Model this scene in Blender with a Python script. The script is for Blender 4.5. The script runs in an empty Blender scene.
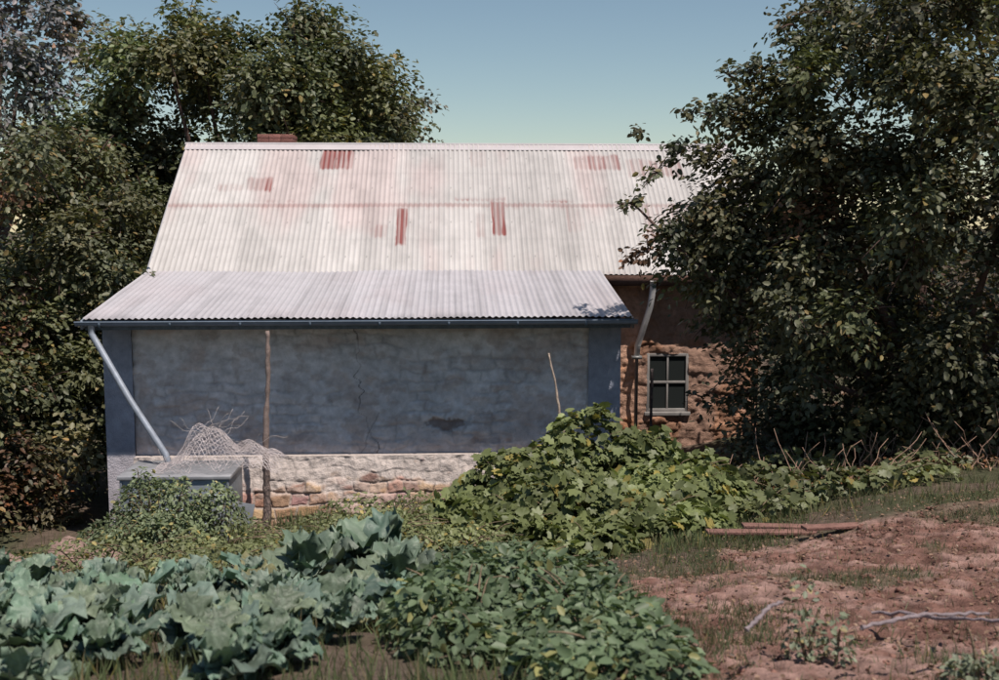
import bpy, math, numpy as np, bmesh
from mathutils import Vector
sc=bpy.context.scene
R=np.random.RandomState(7)
# ---------------------------------------------------------------- helpers
TAB=np.random.RandomState(3).rand(256,256)
def vn(x,y,s=0):
    x=np.asarray(x,float)+s*17.3; y=np.asarray(y,float)+s*9.7
    xi=np.floor(x).astype(int); yi=np.floor(y).astype(int); fx=x-xi; fy=y-yi
    fx=fx*fx*(3-2*fx); fy=fy*fy*(3-2*fy)
    g=lambda a,b: TAB[a&255,b&255]
    return (g(xi,yi)*(1-fx)+g(xi+1,yi)*fx)*(1-fy)+(g(xi,yi+1)*(1-fx)+g(xi+1,yi+1)*fx)*fy
def fbm(x,y,s=0,o=4):
    t=0;a=.5;n=0
    for i in range(o):
        t=t+a*vn(np.asarray(x)*2**i,np.asarray(y)*2**i,s+i); n+=a; a*=.5
    return t/n
def ss(a,b,x):
    t=np.clip((np.asarray(x,float)-a)/(b-a),0,1); return t*t*(3-2*t)
def nrm(a): return a/np.maximum(np.linalg.norm(a,axis=-1,keepdims=True),1e-9)
def mesh_np(name,V,Fs,mat,col=None,parent=None,smooth=False,loc=None):
    V=np.asarray(V,np.float32)
    if not isinstance(Fs,list): Fs=[Fs]
    Fs=[np.asarray(f,np.int32) for f in Fs if len(f)]
    loops=np.concatenate([f.ravel() for f in Fs])
    tot=np.concatenate([np.full(len(f),f.shape[1],np.int32) for f in Fs])
    start=np.concatenate([[0],np.cumsum(tot)[:-1]]).astype(np.int32)
    me=bpy.data.meshes.new(name)
    me.vertices.add(len(V)); me.vertices.foreach_set("co",V.ravel())
    me.loops.add(len(loops)); me.loops.foreach_set("vertex_index",loops)
    me.polygons.add(len(tot)); me.polygons.foreach_set("loop_start",start)
    me.update(calc_edges=True)
    if smooth: me.polygons.foreach_set("use_smooth",np.ones(len(tot),bool))
    if col is not None:
        a=me.color_attributes.new("Col",'FLOAT_COLOR','POINT')
        c=np.ones((len(V),4),np.float32); c[:,:3]=col
        a.data.foreach_set("color",c.ravel())
    me.materials.append(mat)
    ob=bpy.data.objects.new(name,me); sc.collection.objects.link(ob)
    if parent: ob.parent=parent
    if loc is not None: ob.location=loc
    return ob
def empty(name,loc=(0,0,0),rz=0):
    e=bpy.data.objects.new(name,None); e.empty_display_size=.3
    sc.collection.objects.link(e); e.location=loc; e.rotation_euler=(0,0,rz); return e
class Acc:
    def __init__(s): s.v=[];s.f=[];s.c=[];s.n=0
    def add(s,V,F,c=(1,1,1)):
        V=np.asarray(V,float); 
        if not isinstance(F,list): F=[F]
        for f in F: s.f.append(np.asarray(f,int)+s.n)
        s.v.append(V); cc=np.empty((len(V),3)); cc[:]=c; s.c.append(cc); s.n+=len(V)
    def box(s,a,b,c=(1,1,1)):
        x0,y0,z0=a;x1,y1,z1=b
        s.add([(x0,y0,z0),(x1,y0,z0),(x1,y1,z0),(x0,y1,z0),(x0,y0,z1),(x1,y0,z1),(x1,y1,z1),(x0,y1,z1)],
          np.array([(0,3,2,1),(4,5,6,7),(0,1,5,4),(1,2,6,5),(2,3,7,6),(3,0,4,7)]),c)
    def tube(s,path,rad,c=(1,1,1),k=7):
        P=np.asarray(path,float); n=len(P); rad=np.broadcast_to(np.asarray(rad,float),(n,))
        T=nrm(np.gradient(P,axis=0)); up=np.array([0,0,1.]) if abs(T[0][2])<.9 else np.array([1.,0,0])
        A=nrm(np.cross(T,up)); B=np.cross(T,A); th=np.linspace(0,2*math.pi,k,endpoint=False)
        V=(P[:,None]+rad[:,None,None]*(np.cos(th)[None,:,None]*A[:,None]+np.sin(th)[None,:,None]*B[:,None])).reshape(-1,3)
        i=np.arange(n-1)[:,None]*k; j=np.arange(k)[None,:]; j2=(j+1)%k
        F=np.stack([i+j,i+j2,i+k+j2,i+k+j],-1).reshape(-1,4)
        s.add(V,[F,np.array([list(range(k))]),np.array([list(range((n-1)*k,n*k))])],c)
    def obj(s,name,mat,parent=None,smooth=False,bevel=0):
        d={}
        for f in s.f: d.setdefault(f.shape[1],[]).append(f)
        o=mesh_np(name,np.concatenate(s.v),[np.concatenate(x) for x in d.values()],mat,np.concatenate(s.c),parent,smooth)
        if bevel:
            m=o.modifiers.new("b",'BEVEL'); m.width=bevel; m.segments=2
        return o
def material(name,rough=.8,spec=.3,trans=0,nscale=8,namt=.3,bump=0,bscale=30,metal=0,tcol=(1.1,1.2,.6),tint=(1,1,1)):
    m=bpy.data.materials.new(name); m.use_nodes=True; nt=m.node_tree; N=nt.nodes; L=nt.links
    p=N["Principled BSDF"]; out=N["Material Output"]
    at=N.new("ShaderNodeAttribute"); at.attribute_name="Col"
    tc=N.new("ShaderNodeTexCoord"); no=N.new("ShaderNodeTexNoise"); no.inputs["Scale"].default_value=nscale; no.inputs["Detail"].default_value=6
    no.inputs["Roughness"].default_value=.65
    L.new(tc.outputs["Object"],no.inputs["Vector"])
    mr=N.new("ShaderNodeMapRange"); mr.inputs[1].default_value=.3; mr.inputs[2].default_value=.7; mr.inputs[3].default_value=1-namt; mr.inputs[4].default_value=1+namt
    L.new(no.outputs["Fac"],mr.inputs[0])
    vm=N.new("ShaderNodeVectorMath"); vm.operation='SCALE'
    L.new(at.outputs["Color"],vm.inputs[0]); L.new(mr.outputs[0],vm.inputs["Scale"])
    v2=N.new("ShaderNodeVectorMath"); v2.operation='MULTIPLY'; v2.inputs[1].default_value=tint; L.new(vm.outputs[0],v2.inputs[0])
    L.new(v2.outputs[0],p.inputs["Base Color"])
    p.inputs["Roughness"].default_value=rough; p.inputs["Specular IOR Level"].default_value=spec; p.inputs["Metallic"].default_value=metal
    if bump:
        n2=N.new("ShaderNodeTexNoise"); n2.inputs["Scale"].default_value=bscale; n2.inputs["Detail"].default_value=8
        L.new(tc.outputs["Object"],n2.inputs["Vector"])
        b=N.new("ShaderNodeBump"); b.inputs["Strength"].default_value=bump; b.inputs["Distance"].default_value=.02
        L.new(n2.outputs["Fac"],b.inputs["Height"]); L.new(b.outputs[0],p.inputs["Normal"])
    if trans:
        t=N.new("ShaderNodeBsdfTranslucent"); mx=N.new("ShaderNodeMixShader"); mx.inputs[0].default_value=trans
        v3=N.new("ShaderNodeVectorMath"); v3.operation='MULTIPLY'; v3.inputs[1].default_value=tcol
        L.new(v2.outputs[0],v3.inputs[0]); L.new(v3.outputs[0],t.inputs["Color"])
        L.new(p.outputs[0],mx.inputs[1]); L.new(t.outputs[0],mx.inputs[2]); L.new(mx.outputs[0],out.inputs["Surface"])
    return m
M_leaf=material("leaf",.5,.4,.22,.8,.15,tint=(1.10,1,.95))
M_cab=material("cabbage_leaf",.5,.4,.1,14,.2,.3,40,tcol=(.9,1.2,.7))
M_bark=material("bark",.9,.2,0,12,.4,.8,40)
M_ground=material("earth",.95,.1,0,9,.35,1,60)
M_roof=material("corrugated_iron",.6,.3,0,3,.08,.15,60)
M_wall=material("limewashed_wall",.95,.1,0,9,.18,.6,50)
M_stone=material("stone",.95,.1,0,18,.25,.7,60)
M_paint=material("weathered_paint",.6,.3,0,6,.15,.15,60)
M_zinc=material("galvanised_zinc",.5,.5,0,5,.25,.1,40,metal=.2)
M_wood=material("weathered_wood",.9,.15,0,15,.3,.6,60)
M_grass=material("grass_blade",.7,.2,.2,1,.15)
mg=bpy.data.materials.new("window_glass"); mg.use_nodes=True
pb=mg.node_tree.nodes["Principled BSDF"]; pb.inputs["Base Color"].default_value=(.03,.035,.035,1); pb.inputs["Roughness"].default_value=.12

# ---------------------------------------------------------------- terrain
def soil(x,y):
    n=(fbm(x*1.3,y*1.3,5)-.5)*1.1
    f=np.interp(x,[.5,1.9,4.2,9,40],[8.0,9.3,10.5,11.4,13])
    return ss(0,.3,x-.6+n*.7+.05*(y-5))*ss(0,.35,f-y+n*.9)
def gz(x,y):
    x=np.asarray(x,float); y=np.asarray(y,float)
    g=np.interp(y,[-500,-20,3,14,17,60,400],[3.5,3.2,2.6,.15,-.05,-.6,-1.5])
    g=g+.85*ss(0,6,x)*ss(5,13,y)
    g=g-.3*ss(1,4,-x)*ss(7,11,y)-.25*ss(3.4,2.0,-x)*ss(.9,-.6,x)*ss(12.2,14,y)*ss(17,15,y)
    return g+(fbm(x*.9,y*.9,2)-.5)*.16
xs=np.concatenate([[-400,-200,-100,-60,-40,-30,-24,-19],np.arange(-15,-6,.3),np.arange(-6,0,.06),np.arange(0,6,.025),np.arange(6,15,.3),[16,19,24,30,40,60,100,200,400]])
ys=np.concatenate([[-100,-40,-15,-5,0,1,2,3],np.arange(3.6,11,.03),np.arange(11,14.5,.06),np.arange(14.5,26,.4),[28,32,38,50,70,110,200,400]])
X,Y=np.meshgrid(xs,ys); S=soil(X,Y)
near=((X>-6.1)&(X<6.1)&(Y>3.5)&(Y<14.6))
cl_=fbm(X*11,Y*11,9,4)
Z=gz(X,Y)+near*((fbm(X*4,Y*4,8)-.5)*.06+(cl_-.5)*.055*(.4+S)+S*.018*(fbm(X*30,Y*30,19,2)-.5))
c_s=np.array([.165,.088,.070]); c_s2=np.array([.265,.165,.140]); c_g=np.array([.075,.075,.045]); c_g2=np.array([.12,.09,.07])
n1=fbm(X*1.8,Y*1.8,11)[...,None]; n2=fbm(X*6,Y*6,12)[...,None]*.6+fbm(X*1.2,Y*1.6,13)[...,None]*.4
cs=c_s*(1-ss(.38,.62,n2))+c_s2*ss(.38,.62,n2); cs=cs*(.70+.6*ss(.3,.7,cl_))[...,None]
cg=c_g*(1-ss(.4,.6,n1))+c_g2*ss(.4,.6,n1)
wd=(ss(.48,.60,fbm(X*1.1,Y*1.1,31))*.65)[...,None]; cs=cs*(1-wd)+np.array([.10,.09,.06])*wd
C=cs*S[...,None]+cg*(1-S[...,None])
nx=len(xs);ny=len(ys); i=np.arange(ny-1)[:,None]*nx; j=np.arange(nx-1)[None]
F=np.stack([i+j,i+j+1,i+nx+j+1,i+nx+j],-1).reshape(-1,4)
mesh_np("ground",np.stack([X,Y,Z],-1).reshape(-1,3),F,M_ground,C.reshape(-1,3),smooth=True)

bm=bmesh.new(); bmesh.ops.create_icosphere(bm,subdivisions=2,radius=1)
IV=np.array([v.co[:] for v in bm.verts]); IF=np.array([[v.index for v in f.verts] for f in bm.faces]); bm.free()
bm=bmesh.new(); bmesh.ops.create_icosphere(bm,subdivisions=1,radius=1)
JV=np.array([v.co[:] for v in bm.verts]); JF=np.array([[v.index for v in f.verts] for f in bm.faces]); bm.free()
def blob(acc,p,r,c,V=IV,F=IF,j=.22):
    q=V*(1+(R.rand(len(V),1)-.5)*2*j)*np.array([1,R.uniform(.7,1.1),R.uniform(.55,.9)])*r
    a=R.rand()*6.28; ca,sa=math.cos(a),math.sin(a); q=q@np.array([[ca,sa,0],[-sa,ca,0],[0,0,1]])
    acc.add(q+np.array(p),F,c)
a=Acc()
for k in range(9000):
    x=R.uniform(.4,6.0); y=R.uniform(4,11)
    if soil(x,y)<.5 or R.rand()>.2+1.2*ss(.42,.6,fbm(x*1.5,y*1.5,14)): continue
    r=.006+.020*R.rand()**3.5
    blob(a,(x,y,gz(x,y)+r*.1),r,c_s*R.uniform(.8,1.7),JV,JF)
a.obj("soil_clods",M_ground)
a=Acc()
for (x,y,r) in [(-4.15,10.4,.26),(-3.8,10.3,.2),(-4.45,10.6,.2),(-4.0,10.05,.14),(-4.6,10.0,.17),(-3.6,10.0,.1),(-4.9,10.3,.22),(-4.2,9.8,.12),(-4.9,9.4,.2),(-4.7,9.2,.12)]:
    blob(a,(x,y,gz(x,y)+r*.8),r*1.25,np.array([.30,.20,.17])*R.uniform(.7,1.2),j=.1)
a.obj("rock_pile",M_stone,smooth=False)

# ---------------------------------------------------------------- foliage
OV=(np.array([(0,0,0),(-.3,.3,.06),(-.24,.72,.03),(0,1,-.1),(.24,.72,.03),(.3,.3,.06)]),np.array([(0,1,2,3),(0,3,4,5)]))
g=[(0,0,0),(-.35,-.08,.02),(-.52,.3,.0),(-.38,.42,.05),(-.4,.74,-.03),(-.17,.74,.04),(0,1,-.08),(.17,.74,.04),(.4,.74,-.03),(.38,.42,.05),(.52,.3,0),(.35,-.08,.02),(0,.38,-.06)]
GR=(np.array(g),np.array([(12,q,(q+1)%12) for q in range(12)]))
BL=(np.array([(-.03,0,0),(.03,0,0),(.022,.55,.08),(0,1,.3),(-.022,.55,.08)]),np.array([(0,1,2),(0,2,4),(4,2,3)]))
def leaves(name,P,N,T,Sz,col,shape,mat,parent=None,extra=None):
    N=nrm(N); T=nrm(T-N*np.sum(N*T,-1,keepdims=True)); B=np.cross(T,N)
    sv,sf=shape; Sz=np.asarray(Sz).reshape(-1,1,1)
    V=P[:,None]+Sz*(sv[None,:,0:1]*B[:,None]+sv[None,:,1:2]*T[:,None]+sv[None,:,2:3]*N[:,None])
    F=(sf[None]+ (np.arange(len(P))*len(sv))[:,None,None]).reshape(-1,sf.shape[1])
    c=np.repeat(col,len(sv),0)
    return mesh_np(name,V.reshape(-1,3),F,mat,c,parent)
def rdir(n): return nrm(R.normal(size=(n,3)))
def leafcol(n,base,var=.3,yel=.06):
    c=np.array(base)*(1+(R.rand(n,1)-.5)*2*var)
    y=(R.rand(n,1)<yel)*1.; c=c*(1+y*np.array([.9,.35,0]))
    return c
def tree(name,base,tr,clumps,ls,ntw,K,colr,limbs=14,up=.25,droop=.25,shape=OV,dark=(.11,.07,.06),trunk_top=None,mat=None,brown=0):
    e=empty(name,base); b=np.array(base)
    cl=np.array(clumps); a=Acc()
    ctr=cl[:,:3].mean(0); tt=np.array(trunk_top) if trunk_top is not None else np.array([b[0]*.7+ctr[0]*.3,b[1]*.7+ctr[1]*.3,b[2]+(ctr[2]-b[2])*.45])
    t=np.linspace(0,1,9)[:,None]; path=b*(1-t)+tt*t; path[:,:2]+=np.sin(t*5+1)*.08*t
    a.tube(path-b,np.interp(t[:,0],[0,.1,1],[tr*1.5,tr*1.05,tr*.7]),dark,10)
    idx=R.permutation(len(cl))[:limbs]
    for q in idx:
        c=cl[q,:3]; t=np.linspace(0,1,9)[:,None]; st=path[R.randint(5,9)]
        m=(st+c)/2+np.array([0,0,-.15*np.linalg.norm(c-st)])+R.normal(size=3)*.12
        pp=st*(1-t)**2+2*m*t*(1-t)+c*t*t
        a.tube(pp-b,np.interp(t[:,0],[0,1],[tr*.36,tr*.06]),dark,7)
    Ps=[];Ns=[];Ts=[];Cs=[]
    for c in cl:
        n=int(ntw*(c[3]**2)); 
        if n<2: continue
        d=rdir(n); d[:,2]+=up; out=nrm(c[:3]-ctr+1e-6); d=nrm(d+out*.35)
        ln=c[3]*R.uniform(.5,1.4,n)
        for w in range(min(3,n)):
            t=np.linspace(0,1,5)[:,None]; pp=c[:3]+d[w]*t*ln[w]*1.0; pp[:,2]-=droop*(t[:,0]**2)*ln[w]
            a.tube(pp-b,np.linspace(.014,.004,5),dark,4)
        t=R.uniform(.2,1.02,(n,K))
        p=c[:3]+d[:,None]*(t*ln[:,None])[...,None]
        p[...,2]-=droop*(t**2)*ln[:,None]
        p=p+R.normal(size=p.shape)*ls*.55
        nn=np.array([0,0,.65])+d[:,None]*.45+R.normal(size=p.shape)*.42
        tg=d[:,None]+R.normal(size=p.shape)*.6+np.array([0,0,-.35])
        Ps.append(p.reshape(-1,3));Ns.append(nn.reshape(-1,3));Ts.append(tg.reshape(-1,3))
        cc=np.array(colr)*R.uniform(.7,1.4)*np.array([R.uniform(.9,1.15),1,R.uniform(.85,1.15)])
        if R.rand()<brown: cc=np.array([.14,.085,.055])*R.uniform(.7,1.2)
        Cs.append(leafcol(n*K,cc))
    a.obj("trunk_and_limbs",M_bark,e,smooth=True)
    P=np.concatenate(Ps)-b; n=len(P)
    leaves("crown_leaves",P,np.concatenate(Ns),np.concatenate(Ts),ls*R.uniform(.65,1.35,n),np.concatenate(Cs),shape,mat or M_leaf,e)
    return n
def shell(ells,n,r0,r1,lo=.55):
    out=[]; w=np.array([e[3]*e[4]+e[4]*e[5]+e[3]*e[5] for e in ells]); w=w/w.sum()
    for e,ww in zip(ells,w):
        for k in range(int(n*ww)+1):
            d=rdir(1)[0]; q=R.uniform(lo,1)
            out.append((e[0]+d[0]*e[3]*q,e[1]+d[1]*e[4]*q,e[2]+d[2]*e[5]*q,R.uniform(r0,r1)))
    return out
cnt=0
# right large dark tree
ell=[(5.3,14.2,3.4,2.6,2.0,2.3),(6.1,13.8,5.5,2.9,2.2,2.0),(4.0,14.6,4.5,1.6,1.6,1.3),(3.4,14.8,3.2,.9,1.2,1.2),(8.2,13.2,4,2.4,2.2,3.2),(4.7,14.4,6.0,1.4,1.3,1.0)]
cl=shell(ell,215,.40,.75)
cl+=shell([(5.0,14.6,1.9,1.9,1.2,1.2),(7.4,13.8,1.9,2.0,1.2,1.2)],60,.4,.65)
cl=[c for c in cl if not (c[2]<3.2 and c[0]-c[3]*.9<2.45)]
cl+=[(2.65,14.2,4.25,.45),(2.2,14.1,3.95,.4),(2.7,14.3,4.9,.4),(3.1,14.3,5.3,.5),(1.9,14.2,3.75,.28),(3.9,14.3,6.3,.5),(3.0,14.5,4.7,.5),(3.2,14.4,4.0,.5),(2.9,14.4,3.4,.45),(3.0,14.6,5.6,.4),
 (2.0,14.2,4.75,.22),(2.3,14.3,5.0,.32),(3.5,14.5,5.8,.45),(3.3,14.5,6.0,.35),(1.75,14.2,4.3,.2),(1.55,14.2,4.35,.14),(2.7,14.3,5.45,.28),(3.4,14.4,5.1,.5),(3.3,14.2,4.6,.5),(3.7,14.4,6.6,.28),
 (1.8,14.3,5.25,.18),(2.45,14.3,5.5,.2),(2.9,14.3,5.95,.22),
 (3.3,14.3,2.9,.5),(3.2,14.4,2.4,.45),(3.25,14.3,1.9,.5),(3.35,14.3,1.4,.5),(3.15,14.0,1.1,.4),(3.7,14.2,2.2,.5),(3.6,14.0,1.0,.45),(4.3,13.8,1.1,.5),(2.85,14.6,2.85,.3),(2.75,14.9,1.75,.18),
 (3.9,16.5,3.6,.45),(4.1,16.3,4.2,.45),(3.4,16.6,2.9,.35),(4.4,16.6,3.6,.5),(3.35,16.7,3.3,.3)]  # extra clumps behind the crown, added to cast shade on the window wall
cnt+=tree("mulberry_tree",(5.9,14.6,.6),.24,cl,.085,140,11,(.088,.100,.060),22,trunk_top=(5.7,14.6,2.0),brown=.03)
ell=[(-5.6,24.2,6.2,3.2,2.4,2.3),(-3.8,24.2,5.9,1.9,2.0,1.9),(-8.3,23.5,4.3,2.2,2.2,2.0)]
cnt+=tree("walnut_tree",(-5.2,24.4,-.2),.35,shell(ell,150,.6,1.0),.12,95,10,(.108,.130,.068),20)
ell=[(-8.0,17.0,3.2,2.1,2.0,2.9),(-7.3,17.6,1.9,1.3,1.6,1.8),(-8.9,15.5,2.3,1.9,1.8,2.5),(-7.0,19.2,4.4,1.2,1.3,1.2),(-7.2,16.6,.7,1.4,1.0,.8)]
cnt+=tree("fig_tree",(-8.1,16.8,-.1),.25,shell(ell,150,.42,.75),.095,130,10,(.108,.124,.068),20,brown=.05)
ell=[(-15.5,36,9.0,2.6,2.2,2.6),(-19,35,8.0,3,2.4,3.0)]
cnt+=tree("eucalyptus_tree",(-16,36,-.5),.35,shell(ell,60,.8,1.3),.2,26,9,(.17,.18,.20),16,droop=.6)
ell=[(-2.6,30,6.2,1.3,1.3,1.2),(-4.3,30,6.3,1.6,1.3,1.4)]
cnt+=tree("distant_gum_tree",(-3.2,30,-.4),.2,shell(ell,34,.5,.8),.13,50,9,(.13,.14,.115),10)
ell=[(13.5,28,10.5,3,2.4,1.8)]
cnt+=tree("eucalyptus_tree",(13.5,28,-.2),.3,shell(ell,36,.8,1.2),.2,22,9,(.12,.13,.11),12,droop=.6)
ell=[(x,R.uniform(27,36),R.uniform(1.4,2.4),R.uniform(2.5,3.5),2,R.uniform(2,3)) for x in np.arange(-26,30,3.6)]
cnt+=tree("distant_tree_mass",(0,33,-.5),.2,shell(ell,230,1.0,1.6),.24,14,9,(.06,.075,.045),30)
ell=[(6.8,17.6,1.9,2.6,.8,1.5),(9.5,15.5,2.0,2,1.5,1.8)]
cnt+=tree("understorey_shrub",(6.8,17.6,.4),.08,shell(ell,60,.5,.8),.11,60,9,(.06,.055,.04),14,brown=.4)
ell=[(-8.2,14.2,.5,1.8,.7,.7),(-6.6,15.2,.4,.8,.6,.7)]
cnt+=tree("understorey_shrub",(-7.4,14.6,-.1),.06,shell(ell,34,.35,.55),.09,110,9,(.085,.09,.05),10,brown=.35)

# ---------------------------------------------------------------- low plants
def bed(name,ells,n,size,colr,shape=GR,mat=None,stems=0,flat=.7,fill=.35):
    e=empty(name,(ells[0][0],ells[0][1],float(gz(ells[0][0],ells[0][1])))); b=np.array(e.location)
    w=np.array([q[2]*q[3]*(1+q[4]) for q in ells]); w/=w.sum(); Ps=[];Ns=[];Ts=[];Cs=[]
    a=Acc()
    for q,ww in zip(ells,w):
        m=int(n*ww); th=R.rand(m)*6.28; rr=np.sqrt(R.rand(m)); x=q[0]+np.cos(th)*rr*q[2]; y=q[1]+np.sin(th)*rr*q[3]
        top=q[4]*np.sqrt(np.clip(1-rr**2,0,1))*(.45+1.1*fbm(x*2.4,y*2.4,4,3)); 
        dz=np.where(R.rand(m)<fill,R.rand(m),1-.12*R.rand(m)); z=gz(x,y)+.03+top*dz
        o=np.stack([np.cos(th)*rr,np.sin(th)*rr,np.zeros(m)],-1)
        N=np.array([0,0,flat])+o*.7*min(1,q[4]*1.3)+R.normal(size=(m,3))*.4; T=o+R.normal(size=(m,3))*.8+np.array([0,0,-.3])
        Ps.append(np.stack([x,y,z],-1));Ns.append(N);Ts.append(T)
        pt=(.5+1.0*fbm(x*1.7,y*1.7,6,2))[:,None]
        Cs.append(leafcol(m,colr,.35)*pt)
        for k in range(int(stems*ww)):
            t0=R.rand()*6.28; p0=np.array([q[0]+math.cos(t0)*q[2]*.3,q[1]+math.sin(t0)*q[3]*.3,0]); p0[2]=gz(p0[0],p0[1])
            t1=R.rand()*6.28; r1=R.uniform(.5,1.0); p1=np.array([q[0]+math.cos(t1)*q[2]*r1,q[1]+math.sin(t1)*q[3]*r1,0]); p1[2]=gz(p1[0],p1[1])+q[4]*math.sqrt(max(0,1-r1*r1))+R.uniform(0,.15)
            t=np.linspace(0,1,7)[:,None]; mm=(p0+p1)/2+np.array([0,0,q[4]*.5])
            a.tube((1-t)**2*p0+2*mm*t*(1-t)+p1*t*t-b,np.linspace(.010,.003,7),(.2,.15,.1),4)
    if a.n: a.obj("stems",M_bark,e,smooth=True)
    P=np.concatenate(Ps); m=len(P)
    leaves("leaves",P-b,np.concatenate(Ns),np.concatenate(Ts),size*R.uniform(.55,1.35,m),np.concatenate(Cs),shape,mat or M_leaf,e)
bed("grape_vine",[(.95,12.8,1.15,.85,1.25),(1.6,12.7,.6,.7,1.05),(.25,12.3,.9,.8,.95),(1.8,11.8,1.0,.8,.75),(.6,11.2,1.1,.8,.62),(-.35,11.6,.6,.6,.5),(1.5,10.6,.8,.6,.4),(0,10.5,.7,.6,.35),(2.3,12.4,.5,.5,.6),(.9,9.9,.4,.35,.3)],10500,.11,(.15,.19,.08),stems=70)
bed("pumpkin_vine",[(2.9,12.0,1.0,.7,.45),(3.9,11.9,1.1,.6,.22),(4.9,12.6,.6,.35,.2),(2.5,11.0,.6,.4,.25),(3.4,13.2,.9,.5,.4)],1700,.09,(.12,.145,.07),stems=30)
bed("potato_plants",[(.05,6.1,.6,.9,.35),(.4,5.1,.45,.6,.3),(-.1,7.3,.5,.45,.3),(.42,6.9,.4,.4,.27),(.45,4.5,.4,.5,.22),(-.2,5.2,.35,.6,.3),(.2,7.9,.3,.3,.25)],9500,.06,(.10,.15,.085),shape=OV,stems=60,fill=.45)
bed("garden_shrub",[(-3.75,12.0,.65,.5,1.0),(-3.25,12.2,.45,.45,.85),(-4.2,11.9,.45,.4,.6),(-3.7,11.6,.7,.4,.5),(-3.9,12.1,.25,.25,1.15)],9500,.05,(.15,.20,.115),shape=OV,stems=90,fill=.55)
bed("weed_patch",[(-1.9,11.6,.8,.7,.34),(-1.2,10.9,.8,.6,.5),(-2.7,10.8,.8,.6,.4),(-.9,12.0,.5,.5,.45),(-1.4,9.4,1.2,.7,.42),(-3.2,9.2,1.1,.7,.35),(-.4,9.3,.8,.6,.36),(-4.4,8.3,.8,.5,.25),(-2.0,8.3,.9,.4,.25)],13000,.045,(.15,.18,.085),shape=OV,stems=130,fill=.6)
bed("hanging_creeper",[(4.6,13.4,.6,.3,.7),(5.6,13.3,.8,.3,.5)],600,.08,(.13,.13,.06),stems=24,fill=.6)

def cabbage_mesh(seed,nl,L0):
    r=np.random.RandomState(seed); V=[];F=[];C=[];o=0
    nu,nv=13,15
    for k in range(nl):
        az=k*2.4+r.uniform(-.5,.5); f=k/nl; L=L0*(1.15-.35*f)*r.uniform(.7,1.2); W=L*.36*r.uniform(.8,1.15); el=math.radians(34+42*f+r.uniform(-14,14)); cu=r.uniform(.4,1.8)
        u=np.linspace(-1,1,nu)[None]; v=np.linspace(0,1,nv)[:,None]
        w=np.where(v<.26,W*.11,W*(.11+.89*np.sin(np.clip((v-.24)/.76,0,1)**.8*math.pi*.93)**.6))+0*u
        ph=r.rand()*6; blade=np.where(v>.28,1.,0.)
        w=w*(1+blade*.35*(vn(v*11+0*u,u*0+k*3+np.sign(u)*5,seed)-.5)*2)
        edge=np.abs(u)**1.8*blade
        ang=el-cu*v**1.6
        rad=np.cumsum(np.cos(ang)*L/nv,0)-L/nv; zz=np.cumsum(np.sin(ang)*L/nv,0)
        fold=r.uniform(.05,.4)
        rad=rad+0*u; zz=zz+fold*w*np.abs(u)**1.3*blade+edge*.10*L*np.sin(v*30+ph+np.sign(u)*1.3)+.09*L*blade*(fbm(v*6+ph,u*3+k,seed,2)-.5)*2
        rad=rad+edge*.08*L*np.sin(v*23+ph*2+np.sign(u))
        lat=u*w*(1-.15*fold)+r.uniform(-.15,.15)*L*v**2
        x=rad*math.cos(az)-lat*math.sin(az); y=rad*math.sin(az)+lat*math.cos(az)
        V.append(np.stack([x,y,zz+.02+.05*f+0*u],-1).reshape(-1,3))
        base=np.array([.102,.146,.104])*r.uniform(.65,1.5)*np.array([r.uniform(.9,1.2),1,r.uniform(.9,1.15)])
        if k<3 and r.rand()<.3: base=np.array([.17,.16,.08])
        c=base*(.8+.4*fbm(v*4+ph,u*3,seed,2))[...,None]*(1+.35*edge)[...,None]; vein=np.maximum(np.clip(1-np.abs(u)*9,0,1)*(1.1-v),.3*(np.sin((v*5-np.abs(u)*1.3)*6.28)>.88)*blade)[...,None]
        c=c*(1-vein*.6)+np.array([.30,.36,.28])*vein*.6; C.append(c.reshape(-1,3))
        i=np.arange(nv-1)[:,None]*nu; j=np.arange(nu-1)[None]
        F.append(np.stack([i+j,i+j+1,i+nu+j+1,i+nu+j],-1).reshape(-1,4)+o); o+=nu*nv
    return np.concatenate(V),np.concatenate(F),np.concatenate(C)
protos=[]
for s_,(nl,L0) in enumerate([(16,.34),(13,.37),(17,.33),(11,.32),(12,.36),(18,.35)]):
    V,F,C=cabbage_mesh(50+s_,nl,L0); ob=mesh_np("cabbage_plant",V,F,M_cab,C,smooth=True); protos.append(ob.data); bpy.data.objects.remove(ob)
cp=[(-.82,7.35,1.5),(-1.2,7.05,1.15),(-.62,6.9,1.0),(-.95,7.75,1.0),(-.75,6.3,.8),(-.85,5.7,.85)]
RC=np.random.RandomState(21)
for yy in np.arange(4.15,7.2,.42):
    for xx in np.arange(-.5*yy-.2,-.62,.40):
        if RC.rand()<.10: continue
        if yy>6.6 and xx>-1.4: continue
        if yy<5.6 and xx>-.66: continue
        cp.append((xx+RC.uniform(-.14,.14),yy+RC.uniform(-.14,.14),RC.uniform(.5,.92)))
for (x,y,sc_) in cp:
    ob=bpy.data.objects.new("cabbage_plant",protos[RC.randint(6)]); sc.collection.objects.link(ob)
    ob.location=(x,y,float(gz(x,y))); ob.rotation_euler=(RC.uniform(-.15,.15),RC.uniform(-.15,.15),RC.rand()*6.28); ob.scale=[sc_]*3

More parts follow.
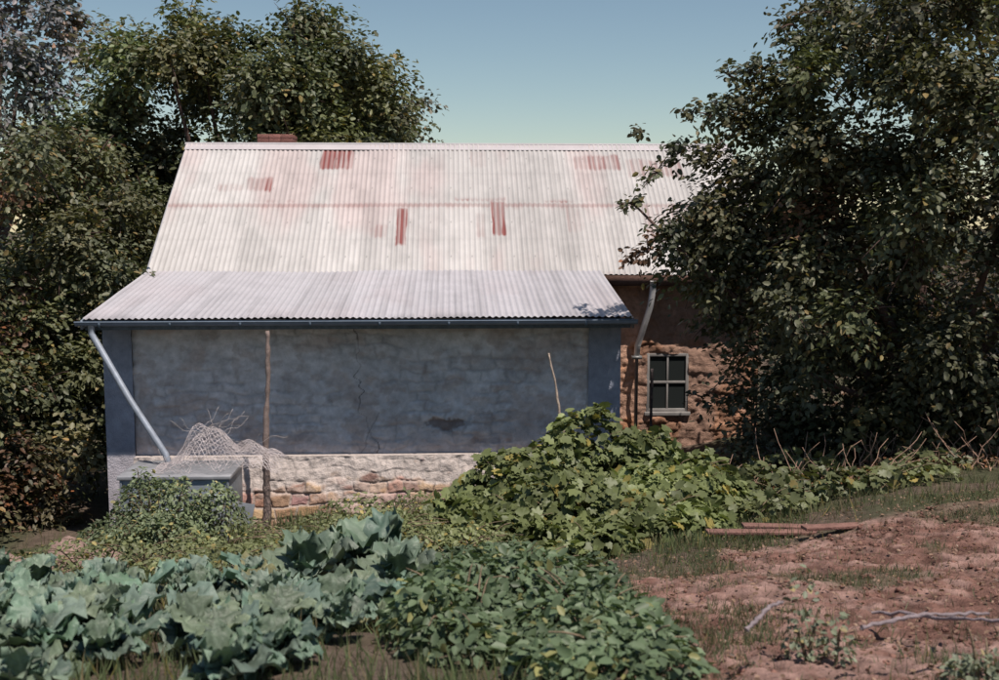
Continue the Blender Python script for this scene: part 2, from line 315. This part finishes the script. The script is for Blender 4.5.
def grass(name,n,xr,yr,h,dens,colr,lean=.35):
    x=R.uniform(*xr,n); y=R.uniform(*yr,n); k=R.rand(n)<dens(x,y); x=x[k];y=y[k]; m=len(x)
    P=np.stack([x,y,gz(x,y)-.01],-1); T=np.stack([R.normal(size=m)*lean,R.normal(size=m)*lean,np.ones(m)],-1)
    N=np.stack([R.normal(size=m),R.normal(size=m),np.zeros(m)+.2],-1)
    c=leafcol(m,colr,.35); dry=(R.rand(m,1)<.18); c=np.where(dry,np.array([.26,.21,.12])*R.uniform(.7,1.1,(m,1)),c)
    leaves(name,P,N,T,h*R.uniform(.3,1.3,m)*(.4+1.1*fbm(x*1.5,y*1.5,21)),c,BL,M_grass)
nz=lambda x,y:ss(.4,.6,fbm(x*1.6,y*1.6,15))
grass("grass",100000,(-6,3),(4,14.6),.13,lambda x,y:(1-soil(x,y))*(.2+.8*nz(x,y)),(.13,.16,.075))
grass("grass",9000,(-12,-5.9),(8,15),.16,lambda x,y:.3+.7*nz(x,y),(.12,.13,.065))
grass("grass",30000,(1.5,9),(8.5,15),.12,lambda x,y:(1-soil(x,y))*(.2+.8*nz(x,y)),(.15,.165,.08))
grass("weed_tufts",90000,(.5,5),(4,9.8),.08,lambda x,y:soil(x,y)*(ss(.48,.62,fbm(x*1.1,y*1.1,31))*.8+.05)+.8*soil(x,y)*np.exp(-((x-1.25)/.45)**2)*nz(x*1.7,y*1.7),(.13,.155,.085))
grass("tall_grass",7000,(-2.9,-.2),(10.6,12.8),.34,lambda x,y:.15+.85*nz(x,y),(.17,.18,.09),.18)
m=6000; x=R.uniform(.4,6,m); y=R.uniform(4,11,m); P=np.stack([x,y,gz(x,y)+.02],-1); N=R.normal(size=(m,3))*.4+np.array([0,0,1.])
leaves("leaf_litter",P,N,rdir(m),.032*R.uniform(.5,1.3,m),np.array([.22,.15,.11])*R.uniform(.4,1.5,(m,1)),OV,M_leaf)

# ---------------------------------------------------------------- cottage
H=empty("stone_cottage",(0,15,0),math.radians(2.5))
def corr(name,u0,u1,v0,z0,v1,z1,colf,seams=(),pitch=.085,amp=.010):
    du=pitch/8; nu=int((u1-u0)/du)+1; nv=90; u=np.linspace(u0,u1,nu); t=np.linspace(0,1,nv)
    U,Tt=np.meshgrid(u,t); d=np.array([v1-v0,z1-z0]); Ln=np.hypot(*d); nn=np.array([-d[1],d[0]])/Ln
    off=amp*np.sin(U/pitch*2*math.pi)
    sheet=np.floor((U-u0)/.66)
    for s_ in seams: off=off+np.where(Tt>s_+(TAB[(sheet.astype(int)*9)&255,33]-.5)*.012,.014,0)
    off=off+.004*((sheet%2)) + .03*(fbm(U*.7,Tt*2,40)-.5)
    VV=v0+d[0]*Tt+nn[0]*off; ZZ=z0+d[1]*Tt+nn[1]*off
    rag=(TAB[(sheet.astype(int)*7)&255,3]-.5)*.04; e_=(Tt==0); VV=VV+np.where(e_,d[0]/Ln*rag,0)
    i=np.arange(nv-1)[:,None]*nu; j=np.arange(nu-1)[None]
    F=np.stack([i+j,i+j+1,i+nu+j+1,i+nu+j],-1).reshape(-1,4)
    return mesh_np(name,np.stack([U,VV,ZZ],-1).reshape(-1,3),F,M_roof,colf(U,Tt,sheet,Ln).reshape(-1,3),H,smooth=True)
def rb(U,T,u0,u1,t0,t1,s,e=.03):
    n=(fbm(U*6,T*10,s)-.5)*.07
    return ss(0,e,U-u0+n)*ss(0,e,u1-U+n)*ss(0,.02,T-t0+n*.5)*ss(0,.02,t1-T+n*.5)
RUST=np.array([.25,.072,.065]); PINK=np.array([.54,.37,.36])
def maincol(U,T,sh,Ln):
    base=np.array([.55,.515,.50])
    row=(T>.505).astype(int); tone=.90+.17*TAB[(sh.astype(int)*5+row*11)&255,9]
    c=base*tone[...,None]
    pk=ss(.48,.70,fbm(U*1.1,T*1.6,50)); c=c*(1-.35*pk[...,None])+PINK*.35*pk[...,None]
    gr=ss(.5,.75,fbm(U*2.2,T*.9,51))[...,None]; c=c*(1-.14*gr)
    sm=ss(.5,.7,fbm(U*5,T*7,53))[...,None]; c=c*(1-.10*sm)
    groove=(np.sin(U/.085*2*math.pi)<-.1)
    streak=ss(.42,.62,fbm(U*12,T*3,52))
    m=np.zeros_like(U)
    for q in [(-2.98,-2.38,.78,.99,1.1),(-4.2,-3.75,.60,.73,.9),(-4.7,-4.2,.6,.68,.4),(.02,.27,.27,.53,1.4),(-1.57,-1.38,.20,.48,.9),(-1.9,-1.7,.25,.36,.5),(1.55,2.4,.78,.92,.65),(2.5,3.5,.72,.88,.45),(-.3,.0,.8,.95,.25),(-2.0,-1.75,.25,.34,.4),(-.6,.3,.52,.56,.7),(.9,1.5,.51,.55,.7),(-4.0,-3.2,.52,.545,.6),(1.3,1.6,.3,.5,.3),(-.25,-.05,.25,.45,.3),(2.6,3.4,.2,.5,.35)]:
        m=np.maximum(m,q[4]*rb(U,T,*q[:4],60+int(q[0]*3)))
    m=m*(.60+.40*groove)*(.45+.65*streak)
    lap=.75*np.exp(-((T-.500)/.007)**2)+.2*np.exp(-((T-.49)/.02)**2)*streak+.25*ss(.03,.0,T)*streak
    m=np.clip(np.maximum(m,lap*.8),0,1)[...,None]
    c=c*(1-m)+RUST*m
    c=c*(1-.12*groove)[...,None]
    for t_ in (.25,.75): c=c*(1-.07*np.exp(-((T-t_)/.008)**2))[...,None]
    nail=((np.abs(((U/.085)-.25)%4)<.18)&(np.abs((T*4)%1-.5)<.02))
    return np.where(nail[...,None],c*.6,c)
def skcol(U,T,sh,Ln):
    base=np.array([.48,.455,.48]); tone=.94+.12*TAB[(sh.astype(int)*3)&255,19]
    c=base*tone[...,None]; f=ss(.45,.7,fbm(U*1.3,T*2,70))[...,None]; c=c*(1-.15*f)+np.array([.45,.34,.34])*.15*f
    c=c*(1-.14*ss(.5,.7,fbm(U*9,T*1.2,71)))[...,None]
    c=c*(1-.25*(TAB[(sh.astype(int)*11)&255,4]>.6)*ss(.12,0,T)*ss(.4,.6,fbm(U*8,T*4,72)))[...,None]
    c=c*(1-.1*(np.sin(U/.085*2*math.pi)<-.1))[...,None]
    return c
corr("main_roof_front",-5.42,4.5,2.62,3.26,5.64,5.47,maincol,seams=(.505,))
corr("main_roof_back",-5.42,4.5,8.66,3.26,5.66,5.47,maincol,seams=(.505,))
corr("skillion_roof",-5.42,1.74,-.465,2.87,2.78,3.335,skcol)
a=Acc()
a.tube([(u,5.65,5.49) for u in np.linspace(-5.46,4.54,12)],.03,(.45,.42,.43),8)
pr=np.array([[-5.44,5.47,5.385],[4.52,5.47,5.385],[4.52,5.65,5.505],[-5.44,5.65,5.505],[4.52,5.83,5.385],[-5.44,5.83,5.385]])
a.add(pr,np.array([(0,1,2,3),(3,2,4,5)]),(.50,.45,.46))
a.obj("ridge_cap",M_roof,H,smooth=False)
a=Acc()
def slab(p0,p1,w,h,c):
    p0=np.array(p0);p1=np.array(p1); V=[]
    for p in (p0,p1):
        for dx,dz in ((0,0),(w,0),(w,-h),(0,-h)): V.append(p+np.array([dx,0,dz]))
    a.add(V,np.array([(0,1,2,3),(7,6,5,4),(0,4,5,1),(1,5,6,2),(2,6,7,3),(3,7,4,0)]),c)
pc=(.40,.39,.42)
slab((-5.45,2.6,3.25),(-5.45,5.65,5.46),.025,.14,pc); slab((-5.45,8.7,3.25),(-5.45,5.652,5.46),.025,.14,pc)
slab((4.5,2.6,3.25),(4.5,5.65,5.46),.025,.14,pc); slab((4.5,8.7,3.25),(4.5,5.652,5.46),.025,.14,pc)
slab((-5.45,-.47,2.85),(-5.45,2.6,3.29),.025,.12,(.2,.23,.28)); slab((1.735,-.47,2.85),(1.735,2.62,3.28),.025,.13,(.16,.15,.16))
a.obj("barge_boards",M_paint,H)
a=Acc(); th=np.linspace(-math.pi,0,9); g=[]
for u in (-5.5,1.8):
    for t in th: g.append((u,-.5+.055*math.cos(t),2.835+.06*math.sin(t)))
a.add(g,np.array([(k,k+1,k+10,k+9) for k in range(8)]),(.15,.18,.24))
a.add(g[:9],np.array([list(range(9))]),(.13,.17,.22)); a.add(g[9:],np.array([list(range(9))]),(.13,.17,.22))
a.tube([(-5.5,-.557,2.835),(1.8,-.557,2.835)],.009,(.17,.21,.27),6)
for u in np.arange(-5.2,1.7,.9): a.box((u,-.562,2.768),(u+.03,-.553,2.84),(.1,.13,.17))
a.obj("gutter",M_paint,H)
a=Acc(); a.box((-5.40,-.43,2.72),(1.72,-.405,2.845),(.13,.16,.20)); 
for u in np.arange(-5.3,1.7,.6): a.box((u,-.40,2.72),(u+.06,.2,2.80),(.2,.18,.17))
a.box((1.78,2.60,3.10),(4.45,2.635,3.25),(.13,.075,.06)); a.box((1.78,2.64,3.08),(4.45,2.95,3.13),(.10,.07,.06))
a.obj("fascia_and_rafters",M_wood,H)

def wallgrid(name,u0,u1,z0,z1,v,fn,mat,res=.02,hole=None,batter=0):
    u=np.linspace(u0,u1,int((u1-u0)/res)+1); z=np.linspace(z0,z1,int((z1-z0)/res)+1); U,Zz=np.meshgrid(u,z)
    dv,c=fn(U,Zz); nu=len(u); i=np.arange(len(z)-1)[:,None]*nu; j=np.arange(nu-1)[None]
    VV=v-dv-batter*(z1-Zz)
    F=np.stack([i+j,i+j+1,i+nu+j+1,i+nu+j],-1).reshape(-1,4)
    if hole is not None:
        uc=U.ravel()[F].mean(1); zc=Zz.ravel()[F].mean(1); F=F[~((uc>hole[0])&(uc<hole[1])&(zc>hole[2])&(zc<hole[3]))]
    return mesh_np(name,np.stack([U,VV,Zz],-1).reshape(-1,3),F,mat,c.reshape(-1,3),H,smooth=True)
def stones(U,Z,hc,wc,seed,joint=.018,wob=1.0):
    Uw=U+(fbm(U*3,Z*3,seed+1)-.5)*.10*wob; Zw=Z+(fbm(U*2,Z*2,seed+2)-.5)*.09*wob+(fbm(U*6,Z*6,seed+4,2)-.5)*.05*(wob-1)
    row=np.floor(Zw/hc); wj=wc*(.75+.5*TAB[(row.astype(int)*13+seed)&255,5]); uo=Uw/wj+TAB[(row.astype(int)*7+seed)&255,8]*5
    k=np.floor(uo); fu=(uo-k); fz=Zw/hc-row
    du=np.minimum(fu,1-fu)*wj; dz=np.minimum(fz,1-fz)*hc; d=np.minimum(du,dz)
    idv=TAB[(k.astype(int)*3+seed)&255,(row.astype(int)*5+seed)&255]
    return ss(0,joint,d),idv
crackz=np.array([1.0,1.15,1.35,1.55,1.8,2.0,2.2,2.4,2.65]); cracku=np.array([-1.66,-1.72,-1.80,-1.92,-1.86,-1.96,-1.90,-1.94,-1.97])
def rendered(U,Z):
    s,idv=stones(U,Z,.15,.34,5,.035,2.4); f=fbm(U*2,Z*2.4,80)
    soft=ss(.42,.62,f)
    dv=s*.010*(.12+.88*soft)+(fbm(U*6,Z*6,81)-.5)*.055+(idv-.5)*.010*soft
    c=np.array([.60,.575,.60])*(.74+.42*fbm(U*1.2,Z*1.6,82))[...,None]*(1+.13*(idv-.5)*(.3+.7*soft))[...,None]
    c=c*(1-.22*(1-s)*(.1+.9*soft))[...,None]
    c=c*(.76+.48*fbm(U*9,Z*11,86))[...,None]
    br=ss(.52,.66,fbm(U*2.6,Z*3.6,83))[...,None]; c=c*(1-.5*br)+np.array([.44,.35,.32])*.5*br
    b2=ss(.6,.7,fbm(U*7,Z*10,87))[...,None]; c=c*(1-.35*b2)+np.array([.34,.27,.25])*.35*b2
    lo=ss(1.35,.95,Z)[...,None]*.3; c=c*(1-lo)+np.array([.62,.53,.51])*lo
    for (pu,pz,ru,rz,st_) in [(-.78,1.33,.26,.09,.9),(-4.4,1.95,.2,.1,.25),(-.1,1.1,.3,.05,.45),(-4.4,1.3,.12,.1,.25),(.9,1.9,.12,.05,.35),(-3.6,1.6,.15,.05,.25),(-2.8,1.15,.3,.05,.3)]:
        q=st_*ss(1.1,.7,np.hypot((U-pu)/ru,(Z-pz)/rz)+(fbm(U*12,Z*12,84)-.5)*1.6); dv=dv-q*.025; c=c*(1-q[...,None]*.8)+np.array([.17,.11,.09])*q[...,None]*.8
    cu=np.interp(Z,crackz,cracku)+(vn(Z*14,Z*0,3)-.5)*.09; w=ss(.012,.004,np.abs(U-cu))*(.45+.55*ss(.3,.6,vn(Z*5,Z*0,13))); dv=dv-w*.010; c=c*(1-.72*w)[...,None]
    cu=np.interp(Z,[.9,1.3,1.7],[-1.9,-1.75,-1.55])+(vn(Z*11,Z*0,9)-.5)*.08; w=ss(.012,.004,np.abs(U-cu))*(Z<1.5); c=c*(1-.35*w)[...,None]
    return dv,c
wallgrid("rendered_wall",-4.98,1.24,.92,2.80,.17,rendered,M_wall,.014)
def plain(U,Z):
    f=fbm(U*2,Z*2,90); c=np.array([.26,.275,.34])*(.75+.5*f)[...,None]*(.88+.24*fbm(U*9,Z*9,93))[...,None]
    lo=ss(1.0,.94,Z)[...,None]; c=c*(1-lo)+np.array([.52,.48,.52])*lo*(.8+.4*fbm(U*5,Z*5,92))[...,None]  # paler foot: sunlight below the eave shadow, painted into the pier colour
    return (fbm(U*5,Z*5,91)-.5)*.025,c
wallgrid("corner_pier",-5.36,-4.975,-.6,2.80,.125,plain,M_wall,.03)
wallgrid("corner_pier",1.235,1.68,-.6,2.80,.125,plain,M_wall,.03)
def base(U,Z):
    s,idv=stones(U,Z,.15,.27,23,.022,1.7)
    plaster=ss(-.05,.05,(Z-.60)+(fbm(U*2.2,Z*4,95)-.5)*.9)
    dv=s*.022*(1-plaster*.75)+idv*.04*(1-.7*plaster)+(fbm(U*7,Z*7,96)-.5)*.06+plaster*.015
    k=(idv*250).astype(int)&255
    st=np.array([.42,.26,.19])*(.55+.8*TAB[k,6])[...,None]*np.stack([np.ones_like(U),.9+.25*TAB[k,1],.8+.45*TAB[k,2]],-1)
    mo=(1-s)[...,None]*ss(.35,.55,fbm(U*3,Z*3,94))[...,None]; st=st*(1-mo)+np.array([.46,.38,.34])*mo*.9
    ww=ss(.48,.6,fbm(U*3,Z*5,98))[...,None]*.6; st=st*(1-ww)+np.array([.54,.43,.38])*ww
    pl=np.array([.64,.55,.51])*(.72+.45*fbm(U*4,Z*4,97))[...,None]*(1-.25*(1-s)*ss(.4,.6,fbm(U*2,Z*2,99)))[...,None]
    return dv,st*(1-plaster[...,None])+pl*plaster[...,None]
wallgrid("stone_base",-4.97,1.23,-.6,.93,.03,base,M_stone,.012,batter=.22)
def mud(U,Z):
    s,idv=stones(U,Z,.16,.28,44,.03,1.8)
    w=ss(.40,.5,fbm(U*2.2,Z*2.2,102))*.85
    dv=(s*.02+idv*.03)*(1-.7*w)+(fbm(U*6,Z*6,101)-.5)*.09
    c=np.array([.60,.31,.18])*(.6+.6*idv)[...,None]*(1-.35*(1-s))[...,None]
    w=w[...,None]; c=c*(1-w)+np.array([.58,.37,.28])*w*(.7+.5*fbm(U*6,Z*6,104))[...,None]
    dk=ss(2.35,2.5,U)[...,None]*.45; c=c*(1-dk)+np.array([.20,.13,.11])*dk  # tree shade painted into the wall colour, leaving the left strip as sunlit orange
    return dv,c
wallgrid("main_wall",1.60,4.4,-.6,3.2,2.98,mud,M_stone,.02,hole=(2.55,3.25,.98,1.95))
a=Acc()
cw=(.42,.36,.32)
def poly(P,c): a.add(P,np.array([list(range(len(P)))]),c)
poly([(-5.355,.13,-.6),(-5.355,8.3,-.6),(-5.355,8.3,3.3),(-5.355,5.64,5.36),(-5.355,2.9,3.33),(-5.355,.13,2.86)],cw)
poly([(4.4,2.95,-.6),(4.4,8.3,-.6),(4.4,8.3,3.3),(4.4,5.64,5.36),(4.4,2.95,3.3)],cw)
poly([(1.675,.13,-.6),(1.675,2.97,-.6),(1.675,2.97,3.25),(1.675,.13,2.86)],(.3,.25,.23))
poly([(-5.355,8.3,-.6),(4.4,8.3,-.6),(4.4,8.3,3.3),(-5.355,8.3,3.3)],cw)
poly([(-4.97,.04,.925),(1.23,.04,.925),(1.23,.19,.935),(-4.97,.19,.935)],(.5,.43,.4))
a.obj("side_walls",M_stone,H)
a=Acc(); W=(.30,.28,.27)
u0,u1,z0,z1=2.55,3.25,.98,1.95; v=2.97
a.box((u0-.03,v-.05,z0-.06),(u1+.03,v+.10,z0+.0),W); a.box((u0,v,z0+.002),(u0+.05,v+.05,z1),W); a.box((u1-.05,v,z0+.002),(u1,v+.05,z1),W)
a.box((u0+.052,v,z1-.05),(u1-.052,v+.05,z1),W); a.box((u0+.052,v+.003,z0+.002),(u1-.052,v+.05,z0+.05),W)
a.box((u0+.052,v+.006,1.45),(u1-.052,v+.045,1.49),W); a.box((2.885,v+.009,z0+.052),(2.915,v+.043,1.449),W); a.box((2.885,v+.009,1.491),(2.915,v+.043,z1-.052),W)
a.obj("window_frame",M_paint,H,bevel=.003)
mesh_np("window_glass",[(u0+.02,v+.03,z0),(u1-.02,v+.03,z0),(u1-.02,v+.03,z1),(u0+.02,v+.03,z1)],np.array([(0,1,2,3)]),mg,None,H)
a=Acc(); 
a.tube([(2.56,2.56,3.16),(2.56,2.58,3.0),(2.53,2.62,2.75),(2.42,2.74,2.3),(2.37,2.82,2.1),(2.36,2.84,1.9)],.05,(.70,.68,.68),10)
a.tube([(2.36,2.84,1.9),(2.36,2.84,.6)],.03,(.2,.2,.22),8)
a.box((2.28,2.78,1.88),(2.44,2.91,1.93),(.2,.2,.2))
a.tube([(-5.3,-.5,2.80),(-5.3,-.5,2.68),(-5.24,-.52,2.58),(-4.78,-.72,1.85),(-4.3,-.92,1.18),(-4.24,-.95,1.02)],.042,(.33,.36,.42),10)
a.obj("downpipes",M_zinc,H,smooth=True)
a=Acc()
for r_ in range(14):
    z=4.55+r_*.084; o=.02 if r_>=12 else 0
    for k in range(3):
        w=.22
        x0=-4.28+k*w
        a.box((x0+.004,6.35-o,z),(x0+w-.004,7.0+o,z+.076),np.array([.30,.14,.12])*R.uniform(.7,1.2))
a.box((-4.27,6.36,4.5),(-3.63,6.99,5.71),(.30,.24,.22))
a.obj("chimney",M_stone,H,bevel=.004)

# ---------------------------------------------------------------- water tank with netting
Tk=empty("water_tank",(-4.0,13.75,0.0),math.radians(2))
a=Acc(); zc=(.24,.27,.31)
a.box((-.66,-.42,.24),(.66,.42,.98),zc)
a.box((-.69,-.45,.982),(.69,.45,1.03),(.34,.34,.36))
for zz in (.42,.6,.78): a.tube([(-.67,-.425,zz),(.67,-.425,zz)],.014,zc,6)
for xx in (-.65,0,.65): a.box((xx-.015,-.435,.24),(xx+.015,-.421,.98),(.2,.22,.25))
a.obj("tank_body",M_zinc,Tk,bevel=.008)
a=Acc(); 
for k in range(6): a.box((-.74+k*.25,-.48,-.5),(-.505+k*.25,.46,.23),np.array([.3,.24,.21])*R.uniform(.7,1.1))
a.obj("tank_stand",M_stone,Tk,bevel=.02)
a=Acc()
a.box((0,0,0),(.5,.02,.75),(.16,.17,.19))
o=a.obj("tin_sheet",M_zinc,bevel=.003); o.location=(-3.62,13.1,.05); o.rotation_euler=(math.radians(-14),math.radians(12),.15)
a=Acc()
def drape(x,y,L):
    h=.52*np.exp(-((x+.18)/.30)**2-(y/.3)**2)*(1-.2*L)+.30*np.exp(-((x-.35)/.45)**2-(y/.35)**2)
    return np.maximum(h+.22*(fbm(x*3+L*5,y*3,7+L)-.5)+.05*np.sin(x*16+L+y*9)*np.exp(-(x/.6)**2),.012)
for L in range(2):
    for sgn in (1,-1):
        for q in np.arange(-1.4,1.4,.06):
            t=np.linspace(-.62,.62,40); x=t*1.25; y=(q+sgn*t*.9)+.020*np.sin(t*50)
            k=(np.abs(y)<.40)
            x=x[k]+.07*L; y=y[k]
            if len(x)<4: continue
            z=drape(x,y,L)
            a.tube(np.stack([x,y,z],-1),.0026,(.66,.58,.58),3)
for k in range(26):
    t=np.linspace(0,1,9); x0=R.normal()*.3-.05; y0=R.normal()*.15; an=R.rand()*6.28; l=R.uniform(.15,.45)
    a.tube(np.stack([x0+t*l*math.cos(an),y0+t*l*math.sin(an)*.5,drape(np.array([x0]),np.array([y0]),0)+.02+t*R.uniform(-.05,.25)+.03*np.sin(t*8+k)],-1),.0025,(.5,.44,.42),3)
o=a.obj("wire_netting_heap",M_zinc); o.location=(-3.55,13.75,1.035)

def stick(name,pts,r0,r1,c,wob=.02,k=8,n=24):
    a=Acc(); P=np.array(pts,float); t=np.linspace(0,len(P)-1,n); q=np.stack([np.interp(t,range(len(P)),P[:,d]) for d in range(3)],-1)
    q+=R.normal(size=q.shape)*wob*.4; q+=np.sin(np.linspace(0,9,n))[:,None]*wob*np.array([1,.5,0])
    rr=np.linspace(r0,r1,n)*(1+.15*R.normal(size=n)); a.tube(q,np.maximum(rr,.003),c,k); return a.obj(name,M_wood,smooth=True)
stick("timber_pole",[(-3.06,14.15,0),(-3.03,14.2,1.2),(-3.0,14.25,2.72)],.055,.028,(.25,.19,.17),.012,n=40)
stick("garden_stake",[(.95,13.9,.4),(.82,14.0,1.5),(.62,14.1,2.45)],.022,.013,(.42,.33,.27),.012)
stick("garden_stake",[(2.30,16.6,.4),(2.30,16.6,1.9)],.025,.02,(.10,.08,.08),.004)
stick("fallen_branch",[(1.02,4.42,2.5),(1.13,4.5,2.57),(1.25,4.75,2.50)],.010,.007,(.26,.21,.22),.004)
stick("fallen_branch",[(1.95,5.6,2.14),(2.15,5.2,2.26),(2.3,4.9,2.36),(2.55,4.6,2.42)],.010,.007,(.28,.22,.23),.010)
stick("fallen_branch",[(1.5,4.45,2.5),(1.8,4.5,2.54),(2.1,4.6,2.5)],.009,.007,(.26,.21,.22),.008)
for (x,y,l,an) in [(2.5,9.9,1.25,.12),(2.7,10.05,.9,.05),(3.0,9.75,.6,.3)]:
    a=Acc(); a.box((-l/2,-.05,0),(l/2,.05,.03),(.22,.12,.10)); o=a.obj("timber_plank",M_wood,bevel=.004); o.location=(x,y,float(gz(x,y))+.05); o.rotation_euler=(.05,.04,an)
bed("weed_stalks",[(1.38,4.85,.09,.09,.38),(1.5,4.75,.07,.07,.22),(2.5,4.6,.2,.15,.12),(2.0,4.4,.15,.1,.12)],900,.035,(.14,.17,.12),shape=OV,stems=14,fill=.9)
a=Acc()
for k in range(40):
    x=R.uniform(4.9,8.0); y=13.2+R.normal()*.3; r=R.uniform(.05,.14); blob(a,(x,y,gz(x,y)+r*.4+R.rand()*.15),r,np.array([.30,.19,.13])*R.uniform(.5,1.0),j=.14)
a.obj("stone_rubble",M_stone)
a=Acc()
for k in range(220):
    x=R.uniform(2.3,7); y=R.uniform(12.2,13.7); z=float(gz(x,y)); an=R.rand()*6.28; l=R.uniform(.3,.9)
    p0=np.array([x,y,z]); p1=p0+np.array([math.cos(an)*l*.6,math.sin(an)*l*.4,l*R.uniform(.2,1)]); t=np.linspace(0,1,6)[:,None]
    a.tube(p0*(1-t)+p1*t+R.normal(size=(6,3))*.02,np.linspace(.009,.003,6),(.38,.24,.18),4)
a.obj("dead_twigs",M_wood)
# dry fallen foliage under the right tree
m=2600; x=R.uniform(3.0,7.5,m); y=R.uniform(12.5,14.2,m); P=np.stack([x,y,gz(x,y)+.03+.22*R.rand(m)*fbm(x*3,y*3,77)],-1)
leaves("dry_leaf_pile",P,R.normal(size=(m,3))*.5+np.array([0,-.3,1.]),rdir(m),.075*R.uniform(.5,1.3,m),np.array([.27,.15,.085])*R.uniform(.5,1.4,(m,1)),OV,M_leaf)
print("LEAVES",cnt)

# ---------------------------------------------------------------- light, sky, camera
sd=Vector((.25,-.32,.91)).normalized(); elv=math.asin(sd.z)
l=bpy.data.lights.new("sun",'SUN'); l.energy=4.8; l.angle=math.radians(.5); l.color=(1,.92,.83)
lo=bpy.data.objects.new("sun",l); sc.collection.objects.link(lo); lo.rotation_euler=(-sd).to_track_quat('-Z','Y').to_euler()
w=bpy.data.worlds.new("World"); sc.world=w; w.use_nodes=True; nt=w.node_tree; bg=nt.nodes["Background"]
sk=nt.nodes.new("ShaderNodeTexSky"); sk.sky_type='NISHITA'; sk.sun_disc=False; sk.sun_elevation=elv; sk.sun_rotation=math.atan2(sd.x,sd.y)
sk.air_density=1.0; sk.dust_density=.1; sk.ozone_density=2.2
mu=nt.nodes.new("ShaderNodeVectorMath"); mu.operation='MULTIPLY'; mu.inputs[1].default_value=(.98,.94,.84)
nt.links.new(sk.outputs[0],mu.inputs[0]); nt.links.new(mu.outputs[0],bg.inputs[0]); bg.inputs[1].default_value=.10
cam=bpy.data.cameras.new("camera"); co=bpy.data.objects.new("camera",cam); sc.collection.objects.link(co)
cam.lens=40; cam.sensor_width=36; cam.clip_end=2000; cam.clip_start=.05
cam.dof.use_dof=True; cam.dof.focus_distance=15; cam.dof.aperture_fstop=3.2
co.location=(0,0,4.2); co.rotation_euler=(math.radians(90-6.4),0,0); sc.camera=co
sc.view_settings.view_transform='Standard'; sc.view_settings.look='None'; sc.view_settings.exposure=0
